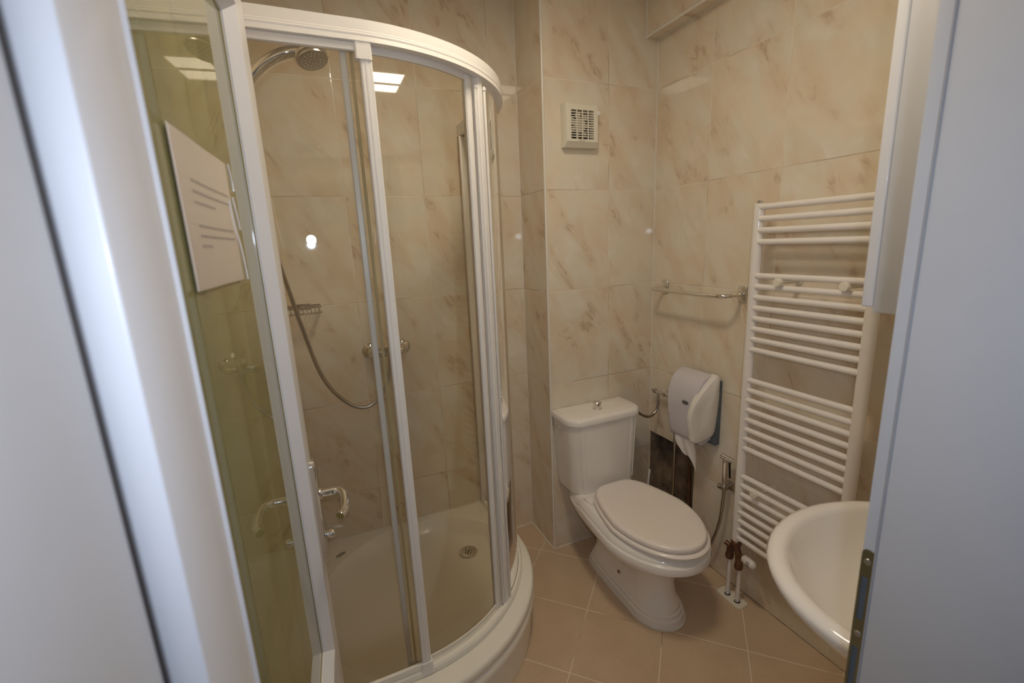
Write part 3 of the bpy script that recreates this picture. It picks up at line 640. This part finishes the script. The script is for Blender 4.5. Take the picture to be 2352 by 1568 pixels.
loops(b, lid); link('lid', b, 'seat', toilet, 50)
def tank_ring(z, hw, yb, yf, ch, cx=TX):
    """rectangle with chamfered, rounded front corners"""
    base = [(-hw, yb), (-hw, yf+ch*1.15), (-hw+ch*0.18, yf+ch*0.72), (-hw+ch*0.72, yf+ch*0.15), (-hw+ch*1.15, yf), (hw-ch*1.15, yf), (hw-ch*0.72, yf+ch*0.15), (hw-ch*0.18, yf+ch*0.72), (hw, yf+ch*1.15), (hw, yb)]
    return [Vector((cx+x, y, z)) for x, y in base]
b = B(); loops(b, [tank_ring(0.3735, 0.160, -0.020, -0.150, 0.040, TX+0.008), tank_ring(0.378, 0.174, -0.012, -0.172, 0.044, TX+0.008), tank_ring(0.41, 0.179, -0.010, -0.177, 0.045, TX+0.007), tank_ring(0.735, 0.193, -0.008, -0.188, 0.046, TX)]); tk = link('cistern', b, 'ceramic', toilet, 30)
for sx in (-1, 1):
    for k_ in (0.85, 1.35):
        b = B(); tube(b, [(TX+0.007+sx*(0.179-0.045*k_), -0.1765, 0.415), (TX+sx*(0.193-0.046*k_), -0.1875, 0.730)], 0.0020, 6); link('moulding', b, 'ceramic', tk, 40)
b = B(); loops(b, [tank_ring(0.733, 0.197, -0.006, -0.192, 0.047), tank_ring(0.736, 0.203, -0.004, -0.198, 0.049), tank_ring(0.752, 0.203, -0.004, -0.198, 0.049), tank_ring(0.760, 0.200, -0.006, -0.195, 0.048), tank_ring(0.766, 0.192, -0.012, -0.187, 0.046), tank_ring(0.7685, 0.180, -0.022, -0.175, 0.042), tank_ring(0.7695, 0.10, -0.06, -0.13, 0.02)]); link('cistern_lid', b, 'ceramic', toilet, 35)
b = B(); lathe(b, [(0.022, 0.0), (0.022, 0.005), (0.019, 0.006), (0.019, 0.024), (0.0205, 0.0245), (0.0205, 0.033), (0.017, 0.037), (0.003, 0.038)], (TX-0.010, -0.110, 0.7685), 'Z', 36); link('flush_button', b, 'chrome', toilet, 40)
b = B(); lathe(b, [(0.010, 0), (0.010, 0.004), (0.006, 0.006), (0.001, 0.0062)], (TX-0.1915, -0.07, 0.700), (-1, 0, 0), 20); link('plug', b, 'plastic', tk, 40)
b = B(); loops(b, [egg(z, -0.122, -0.660, 0.114, 0.106, -0.52, TX, 6) for z in (0.0003, 0.004)]); link('silicone_bead', b, 'caulk', bowl)

# ------------------------------------------------------------------ water supply by the cistern
av = thing('angle_valve', 'small chrome angle valve on the wall behind the dispenser', 'valve', (0, -0.155, 0.785))
b = B(); cyl(b, (-0.004, -0.150, 0.785), (-0.045, -0.150, 0.785), 0.010, 16); tube(b, [(-0.035, -0.190, 0.787), (-0.035, -0.085, 0.783)], [0.0095, 0.0085], 16); lathe(b, [(0.022, 0), (0.022, 0.004)], (0, -0.150, 0.785), (-1, 0, 0), 24)
tube(b, [(-0.035, -0.100, 0.783), (-0.035, -0.100, 0.745)], 0.0075, 12); link('body', b, 'chrome', av, 40)
b = B(); lathe(b, [(0.011, 0), (0.013, 0.004), (0.012, 0.014), (0.006, 0.022), (0.003, 0.034)], (-0.035, -0.083, 0.783), (0, 1, 0), 14); link('knob', b, 'steel', av, 40)
b = B(); lathe(b, [(0.012, 0), (0.014, 0.004), (0.013, 0.014)], (-0.035, -0.19, 0.787), (0, -0.3, 0.95), 14); link('handle', b, 'dark', av, 40)
b = B(); hp = smooth_path([(-0.035, -0.100, 0.748), (-0.037, -0.100, 0.715), (-0.050, -0.10, 0.680), (-0.085, -0.10, 0.662), (-0.130, -0.10, 0.676), (-0.165, -0.10, 0.700), (-0.2055, -0.10, 0.712)], 10)
tube(b, hp, [0.0072+0.0005*(i % 2) for i in range(len(hp))], 12); tag(link('cistern_hose', b, 'steel', None, 60), 'short braided hose curving from valve to the cistern', 'hose')
b = B(); hp = smooth_path([(-0.035, -0.205, 0.79), (-0.028, -0.214, 0.70), (-0.026, -0.218, 0.58), (-0.028, -0.219, 0.45), (-0.032, -0.222, 0.33), (-0.045, -0.235, 0.22), (-0.06, -0.30, 0.12), (-0.06, -0.40, 0.075), (-0.050, -0.47, 0.13), (-0.045, -0.505, 0.22), (-0.045, -0.528, 0.32), (-0.045, -0.537, 0.42), (-0.045, -0.538, 0.478)], 12)
tube(b, hp, [0.0066+0.0007*(i % 2) for i in range(len(hp))], 10); BH = b
# bidet sprayer with holder
bs = thing('bidet_sprayer', 'chrome bidet sprayer in a wall holder left of the radiator', 'bidet sprayer', (0, -0.54, 0.48))
b = B(); tube(b, [(-0.045, -0.538, 0.470), (-0.045, -0.538, 0.60)], [0.0105, 0.0115], 18); link('handle', b, 'chrome', bs, 40)
b = B(); tube(b, smooth_path([(-0.045, -0.538, 0.595), (-0.048, -0.540, 0.612), (-0.045, -0.545, 0.620)], 4), 0.011, 14); tube(b, [(-0.060, -0.525, 0.628), (-0.040, -0.570, 0.612)], [0.0125, 0.0125], 18); link('spray_head', b, 'chrome', bs, 40)
b = B(); tube(b, [(-0.030, -0.545, 0.592), (-0.026, -0.547, 0.52)], 0.004, 8); link('trigger', b, 'dark', bs, 40)
b = B(); box(b, -0.012, -0.556, 0.455, -0.0005, -0.520, 0.492, 0.003); lathe(b, [(0.015, -0.010), (0.016, -0.008), (0.016, 0.008), (0.015, 0.010)], (-0.045, -0.538, 0.478), 'Z', 20); tube(b, [(-0.01, -0.538, 0.476), (-0.035, -0.538, 0.476)], 0.008, 12); lathe(b, [(0.012, 0), (0.013, 0.008), (0.009, 0.014)], (-0.045, -0.522, 0.473), (-0.3, 1, 0), 14); link('holder', b, 'steel', bs, 40)
link('hose', BH, 'steel', bs, 60)
# pipes in the broken opening
b = B(); tube(b, [(0.035, -0.262, HZ0+0.005), (0.035, -0.262, HZ1-0.01)], 0.010, 12); tag(link('cavity_pipe', b, 'rust', None, 40), 'dark pipe inside the broken wall opening', 'pipe')
b = B(); pp = smooth_path([(-0.006, -0.288, 0.42), (-0.007, -0.288, 0.455), (-0.007, -0.296, 0.475), (-0.007, -0.312, 0.475), (-0.007, -0.318, 0.455), (-0.006, -0.319, 0.40), (-0.005, -0.318, 0.30)], 5)
tube(b, pp, 0.003, 8); tag(link('wire_hook', b, 'brass', None, 40), 'bent wire along the right edge of the wall opening', 'wire')
# toilet brush
tb = thing('toilet_brush', 'white toilet brush handle behind the toilet bowl', 'toilet brush', (-0.07, -0.075, 0))
b = B(); tube(b, smooth_path([(-0.072, -0.078, 0.12), (-0.068, -0.075, 0.22), (-0.060, -0.072, 0.30), (-0.052, -0.070, 0.345)], 5), [0.007]*12+[0.008, 0.0085, 0.007, 0.004], 12, ell=(1, 0.7)); link('handle', b, 'ceramic', tb, 40)
b = B(); lathe(b, [(0.048, 0.001), (0.050, 0.01), (0.042, 0.13), (0.040, 0.135), (0.012, 0.135)], (-0.072, -0.078, 0), 'Z', 28); link('holder', b, 'ceramic', tb, 40)

# ------------------------------------------------------------------ toilet roll dispenser
dp = thing('paper_dispenser', 'white and grey rounded toilet paper dispenser on the right wall', 'paper dispenser', (0, -0.36, 0.80))
b = B()
box(b, -0.030, -0.462, 0.634, -0.0005, -0.225, 0.935, 0.006); dk_ = link('back_plate', b, 'bluegrey', dp, 40); dk_['label'] = 'blue grey back box'
b = B()
for i in range(5): box(b, -0.0215, -0.4628, 0.886+i*0.010, -0.0165, -0.4615, 0.890+i*0.010)
link('vent_slots', b, 'dark', dk_)
# front hood: profile in (distance from wall, z), swept across Y with rounded sides
hood = [(0.030, 0.655), (0.098, 0.642), (0.118, 0.70), (0.127, 0.78), (0.130, 0.83), (0.126, 0.875), (0.110, 0.915), (0.082, 0.945), (0.045, 0.957), (0.026, 0.957)]
hood = [(p.x, p.y) for p in smooth_path([(a, c, 0) for a, c in hood], 4)]
b = B(); ls = []
for y, k in ((-0.272, 0.90), (-0.266, 0.97), (-0.270, 1.0), (-0.284, 0.985), (-0.32, 0.975), (-0.36, 0.97), (-0.41, 0.965), (-0.436, 0.955)):
    ls.append([Vector((-d*k, y, 0.80+(z-0.80)*(0.96+0.04*k))) for d, z in hood])
loops(b, ls); link('front_cover', b, 'mauve', dp, 50)
# petal shaped side panel facing the door
pet = [(-0.020, 0.950), (-0.034, 0.962), (-0.070, 0.938), (-0.108, 0.905), (-0.145, 0.862), (-0.166, 0.825), (-0.176, 0.785), (-0.170, 0.740), (-0.160, 0.700), (-0.152, 0.668), (-0.10, 0.668), (-0.042, 0.690), (-0.028, 0.76), (-0.020, 0.85)]
pet = [(p.x*0.93, p.y) for p in smooth_path([(a, c, 0) for a, c in pet+[pet[0]]], 4)][:-1]
def pet_ring(k, y, sw=0.0):
    cx_, cz_ = -0.085, 0.81
    return [Vector((cx_+(x-cx_)*k, y - sw*max(0, (x+0.17)/0.15), cz_+(z-cz_)*k)) for x, z in pet]
b = B(); loops(b, [pet_ring(0.98, -0.425), pet_ring(1.0, -0.432), pet_ring(1.0, -0.444, 0.012), pet_ring(0.985, -0.448, 0.013), pet_ring(0.93, -0.4495, 0.015), pet_ring(0.6, -0.452, 0.017), pet_ring(0.2, -0.453, 0.018)]); link('side_cover', b, 'plastic', dp, 50)
b = B(); cx_, cz_ = -0.375, 0.832
loops(b, [[Vector((-0.1265-h, cx_+0.019*k*cos(a*pi/14), cz_+0.0085*k*sin(a*pi/14))) for a in range(28)] for h, k in ((0, 1), (0.002, 1), (0.003, 0.85))]); link('badge', b, 'logo', dp, 40)
# hanging paper
b = B(); n = 12; g = []
ytop = [(-0.285, -0.415)]*6
for j in range(9):
    t_ = j/8; y0_ = -0.285 - 0.035*t_**1.3; y1_ = -0.385 - 0.030*t_
    row = []
    for i in range(n+1):
        s_ = i/n; zz = 0.655 - t_*(0.075+0.075*s_) - (0.012*sin(s_*9) if j == 8 else 0)
        row.append(b.verts.new((-0.088-0.010*sin(t_*3+s_*3)-0.004*sin(s_*11+t_*2), y0_+(y1_-y0_)*s_, zz)))
    g.append(row)
for j in range(8):
    for i in range(n): b.faces.new((g[j][i], g[j][i+1], g[j+1][i+1], g[j+1][i]))
tag(link('toilet_paper', b, 'paper', None, 60), 'torn end of toilet paper hanging below the dispenser', 'toilet paper')

# ------------------------------------------------------------------ towel rail
tr = thing('towel_rail', 'chrome towel bar on the right wall above the dispenser', 'towel rail', (0, -0.315, 1.32))
for y in (-0.096, -0.534):
    b = B(); box(b, -0.011, y-0.020, 1.288, -0.0005, y+0.020, 1.352, 0.005, 3); link('wall_plate', b, 'chrome', tr, 40)
b = B(); tube(b, smooth_path([(-0.008, -0.098, 1.318), (-0.045, -0.096, 1.318), (-0.082, -0.100, 1.317), (-0.098, -0.122, 1.316), (-0.100, -0.165, 1.315), (-0.100, -0.30, 1.314), (-0.100, -0.455, 1.313), (-0.096, -0.505, 1.314), (-0.075, -0.528, 1.315), (-0.040, -0.534, 1.316), (-0.008, -0.534, 1.316)], 6), 0.0085, 18); link('bar', b, 'chrome', tr, 50)

# ------------------------------------------------------------------ towel radiator
rd = thing('towel_radiator', 'white ladder towel radiator with horizontal bars on the right wall', 'radiator', (-0.08, -0.84, 0.30))
RX = -0.080; PYL, PYR = -0.643, -1.040
for y in (PYL, PYR):
    b = B(); tube(b, [(RX, y, 0.298), (RX, y, 0.300), (RX, y, 1.655), (RX, y, 1.657)], [0.017, 0.019, 0.019, 0.017], 24); pst = link('post', b, 'enamel', rd, 40)
    b = B(); lathe(b, [(0.012, 0.0), (0.012, 0.007), (0.009, 0.010)], (RX, y, 1.657), 'Z', 20); link('bleed_plug', b, 'chrome', pst, 40)
zz = []
for z0, z1, k in ((1.644, 1.523, 4), (1.402, 1.125, 8), (1.003, 0.721, 8), (0.599, 0.317, 8)):
    zz += [z0+(z1-z0)*i/(k-1) for i in range(k)]
for z in zz:
    b = B(); tube(b, [(RX-0.006, PYL-0.008, z), (RX-0.006, PYR+0.008, z)], 0.0108, 16); link('bar', b, 'enamel', rd, 40)
for y, z in ((-0.755, 1.385), (-0.972, 1.385), (-0.727, 0.558), (-0.985, 0.558)):
    b = B(); z -= 0.0; lathe(b, [(0.0125, 0.0), (0.0145, 0.0), (0.015, 0.010), (0.013, 0.013), (0.002, 0.0135)], (RX-0.022, y, z), (-1, 0, 0), 24); cyl(b, (-0.0005, y-0.004, z), (RX-0.02, y, z), 0.0085, 14); lathe(b, [(0.016, 0), (0.014, 0.006)], (-0.0005, y-0.004, z), (-1, 0, 0), 18); link('bracket', b, 'cream', rd, 40)
vs_ = thing('radiator_valve', 'tarnished copper radiator valve with a white thermostat head', 'valve', (RX, PYL, 0.24))
b = B(); lathe(b, [(0.014, 0), (0.021, 0.002), (0.021, 0.016), (0.016, 0.020)], (RX, PYL-0.002, 0.2775), 'Z', 8)
tube(b, smooth_path([(RX, PYL, 0.280), (RX+0.004, PYL+0.008, 0.262), (RX+0.004, PYL+0.027, 0.240), (RX+0.004, PYL+0.030, 0.200)], 4), 0.0145, 12)
tube(b, smooth_path([(RX, PYL, 0.280), (RX, PYL-0.008, 0.255), (RX, PYL-0.018, 0.225), (RX, PYL-0.020, 0.185)], 4), 0.0145, 12)
lathe(b, [(0.016, 0), (0.017, 0.004), (0.017, 0.020), (0.015, 0.024)], (RX+0.004, PYL+0.030, 0.190), 'Z', 8); lathe(b, [(0.016, 0), (0.017, 0.004), (0.017, 0.020), (0.015, 0.024)], (RX, PYL-0.020, 0.172), 'Z', 8)
tube(b, [(RX, PYL-0.015, 0.235), (RX-0.008, PYL-0.048, 0.243)], 0.0115, 12); tube(b, [(RX+0.004, PYL+0.02, 0.245), (RX-0.002, PYL+0.050, 0.256)], [0.010, 0.011], 12); link('body', b, 'rust', vs_, 40)
b = B(); lathe(b, [(0.013, 0), (0.0165, 0.003), (0.0175, 0.02), (0.0175, 0.036), (0.0155, 0.050), (0.010, 0.058), (0.001, 0.060)], (RX-0.008, PYL-0.046, 0.243), (-0.10, -0.99, 0.0), 24); th = link('thermostat_head', b, 'plastic', vs_, 50)
b = B()
ax = Vector((-0.10, -0.99, 0.0)).normalized()
for k in range(3):
    c0 = Vector((RX-0.008, PYL-0.046, 0.243)) + ax*(0.030+0.0055*k)
    pp = []
    for a in range(7):
        an = radians(-30+a*12); sd_ = Vector((-0.99, 0.10, 0)).normalized(); pp.append(c0 + (sd_*cos(an)+Vector((0, 0, 1))*sin(an))*0.0176)
    tube(b, pp, 0.0009, 6)
link('slots', b, 'dark', th)
for (x, y, z1) in ((RX+0.006, PYL+0.030, 0.195), (RX+0.006, PYL-0.020, 0.178)):
    b = B(); tube(b, [(x, y, 0.008), (x, y, z1)], 0.0085, 16); tag(link('radiator_pipe', b, 'enamel', None, 40), 'thin white pipe running from floor to the radiator valve, ' + ('nearer the toilet' if y > PYL else 'nearer the basin'), 'pipe', 'radiator pipes')
b = B(); ol = []
cx_, cy_, hx, hy, rc = -0.073, -0.636, 0.031, 0.062, 0.014
for (sx, sy, a0) in ((1, 1, 0), (-1, 1, 90), (-1, -1, 180), (1, -1, 270)):
    for k in range(6):
        a = radians(a0+k*18); ol.append((cx_+sx*(hx-rc)+rc*cos(a), cy_+sy*(hy-rc)+rc*sin(a)))
loops(b, [[Vector((x, y, 0.0005)) for x, y in ol], [Vector((x, y, 0.006)) for x, y in ol], [Vector((cx_+(x-cx_)*0.93, cy_+(y-cy_)*0.97, 0.0085)) for x, y in ol]])
ro = tag(link('pipe_cover_plate', b, 'cream', None, 40), 'cream plastic floor plate around the radiator pipes', 'cover plate')
for y in (PYL+0.028, PYL-0.022):
    b = B(); lathe(b, [(0.0125, 0), (0.0125, 0.0005)], (RX+0.004, y, 0.0084), 'Z', 20); link('pipe_hole', b, 'dark', ro)

# ------------------------------------------------------------------ extractor fan
fn = thing('extractor_fan', 'cream square extractor fan with a grille on the toilet wall', 'extractor fan', (-0.438, 0, 2.04))
x0, x1, z0, z1, yf = -0.519, -0.352, 1.950, 2.126, -0.046
b = B()
fx0, fx1, fz0, fz1 = x0+0.004, x1-0.006, z0+0.018, z1-0.004
gx0, gx1, gz0, gz1 = -0.494, -0.381, 1.982, 2.097
loops(b, [[Vector(p) for p in ((x0, -0.0005, z0), (x1, -0.0005, z0), (x1, -0.0005, z1), (x0, -0.0005, z1))],
          [Vector(p) for p in ((x0, yf+0.018, z0), (x1, yf+0.018, z0), (x1, yf+0.018, z1), (x0, yf+0.018, z1))],
          [Vector(p) for p in ((fx0, yf+0.003, fz0), (fx1, yf+0.003, fz0), (fx1, yf+0.003, fz1), (fx0, yf+0.003, fz1))],
          [Vector(p) for p in ((fx0+0.003, yf, fz0+0.003), (fx1-0.003, yf, fz0+0.003), (fx1-0.003, yf, fz1-0.003), (fx0+0.003, yf, fz1-0.003))],
          [Vector(p) for p in ((gx0, yf, gz0), (gx1, yf, gz0), (gx1, yf, gz1), (gx0, yf, gz1))],
          [Vector(p) for p in ((gx0, yf+0.034, gz0), (gx1, yf+0.034, gz0), (gx1, yf+0.034, gz1), (gx0, yf+0.034, gz1))]], True, True, True)
link('housing', b, 'cream', fn)
b = B(); quad(b, (gx0, yf+0.0335, gz0), (gx1, yf+0.0335, gz0), (gx1, yf+0.0335, gz1), (gx0, yf+0.0335, gz1)); link('duct', b, 'dark', fn)
b = B()
for i in range(1, 4): x = gx0+(gx1-gx0)*i/4; box(b, x-0.0020, yf+0.0005, gz0, x+0.0020, yf+0.004, gz1)
for i in range(1, 12): z = gz0+(gz1-gz0)*i/12; box(b, gx0, yf+0.0008, z-0.0017, gx1, yf+0.006, z+0.0017)
link('grille', b, 'cream', fn)
b = B(); gc = ((gx0+gx1)/2-0.004, 0, (gz0+gz1)/2)
lathe(b, [(0.001, 0), (0.026, 0.001), (0.028, 0.006), (0.028, 0.018)], (gc[0], yf+0.010, gc[2]), (0, 1, 0), 24)
for k in range(7):
    a = 2*pi*k/7; r0, r1 = 0.021, 0.052
    p = [Vector((gc[0]+r*cos(a+da), yf+yy, gc[2]+r*sin(a+da))) for r, da, yy in ((r0, -0.25, 0.014), (r1, -0.20, 0.013), (r1, 0.20, 0.024), (r0, 0.25, 0.022))]
    loops(b, [p, [q+Vector((0, 0.0015, 0)) for q in p]])
link('impeller', b, 'cream', fn, 40)
b = B(); lathe(b, [(0.010, 0), (0.0105, 0.006), (0.008, 0.009), (0.001, 0.0095)], (x1-0.006, yf+0.004, 2.088), (0, -1, 0), 20); link('pull_knob', b, 'plastic', fn, 40)
b = B(); box(b, -0.457, yf-0.0006, 1.9725, -0.427, yf+0.0005, 1.9785); lb = link('name_plate', b, 'steel', fn)
b = B(); zc = 1.9755
quad(b, (-0.4555, yf-0.0008, zc-0.002), (-0.4495, yf-0.0008, zc-0.002), (-0.4525, yf-0.0008, zc+0.0022), (-0.4526, yf-0.0008, zc+0.0022))
for i in range(5): x = -0.447+i*0.0039; box(b, x, yf-0.0009, zc-0.0017, x+0.0027, yf-0.0006, zc+0.0017)
link('plate_lettering', b, 'cream', lb)

# ------------------------------------------------------------------ basin
bx, by = -0.440, -1.400
NB = 96
def br_(z, a, bb, yback):
    out = []
    for k in range(NB):
        t_ = 2*pi*k/NB; x, y = bx+a*cos(t_), by+bb*sin(t_)
        out.append(Vector((x, max(y, yback), z)))
    return out
basin = thing('wash_basin', 'oval white wash basin mounted beside the doorway', 'wash basin', (bx, -1.48, 0.8))
b = B(); yk = YF+0.003
A, Bb = 0.330, 0.288
loops(b, [br_(0.600, 0.040, 0.030, yk), br_(0.606, 0.085, 0.070, yk), br_(0.640, 0.165, 0.138, yk), br_(0.690, 0.225, 0.190, yk), br_(0.740, 0.278, 0.240, yk), br_(0.770, 0.306, 0.265, yk), br_(0.792, 0.324, 0.282, yk), br_(0.810, 0.330, 0.288, yk), br_(0.8185, 0.325, 0.283, yk), br_(0.8225, 0.313, 0.272, yk), br_(0.823, 0.300, 0.259, yk+0.004), br_(0.8195, 0.289, 0.249, yk+0.03), br_(0.809, 0.281, 0.242, yk+0.04), br_(0.780, 0.270, 0.232, yk+0.045), br_(0.730, 0.240, 0.205, yk+0.05), br_(0.690, 0.19, 0.16, yk+0.06), br_(0.668, 0.12, 0.10, yk+0.06), br_(0.662, 0.03, 0.03, yk+0.06)])
link('bowl', b, 'ceramic', basin, 60)
b = B(); lathe(b, [(0.001, 0), (0.030, 0), (0.031, 0.002), (0.024, 0.004), (0.001, 0.003)], (bx, by, 0.6625), 'Z', 28); link('waste', b, 'chrome', basin, 40)
b = B(); tube(b, smooth_path([(bx, -1.385, 0.60), (bx, -1.385, 0.50), (bx, -1.39, 0.44), (bx, -1.42, 0.42), (bx, -1.486, 0.44)], 5), 0.016, 16); link('trap', b, 'chrome', basin, 40)
# ------------------------------------------------------------------ wall cabinet over the basin
cb = thing('wall_cabinet', 'white wall cabinet hung above the wash basin', 'cabinet', (-0.36, YF, 1.40))
cxa, cxb = -0.610, -0.110
b = B(); box(b, cxa, YF+0.001, 1.400, cxb, -1.3175, 2.12, 0.002); link('body', b, 'paint2', cb, 40)
for xa, xb in ((cxa, (cxa+cxb)/2-0.001), ((cxa+cxb)/2+0.001, cxb)):
    b = B(); box(b, xa, -1.316, 1.409, xb, -1.296, 2.118, 0.004, 3); d_ = link('cabinet_door', b, 'paint', cb, 40)
# ------------------------------------------------------------------ ceiling lamp
cl = thing('ceiling_lamp', 'rectangular warm ceiling lamp reflected in the glossy tiles', 'ceiling lamp', (-1.03, -0.9, H))
b = B()
for (xa, ya, xb, yb_) in ((-1.125, -1.085, -1.106, -0.700), (-0.904, -1.085, -0.885, -0.700), (-1.106, -1.085, -0.904, -1.066), (-1.106, -0.719, -0.904, -0.700)): box(b, xa, ya, H-0.040, xb, yb_, H-0.0005)
box(b, -1.106, -1.066, H-0.012, -0.904, -0.719, H-0.0005); link('housing', b, 'plastic', cl, 40)
b = B(); box(b, -1.105, -1.065, H-0.035, -0.905, -0.720, H-0.0125); link('diffuser', b, 'lamp', cl, 40)
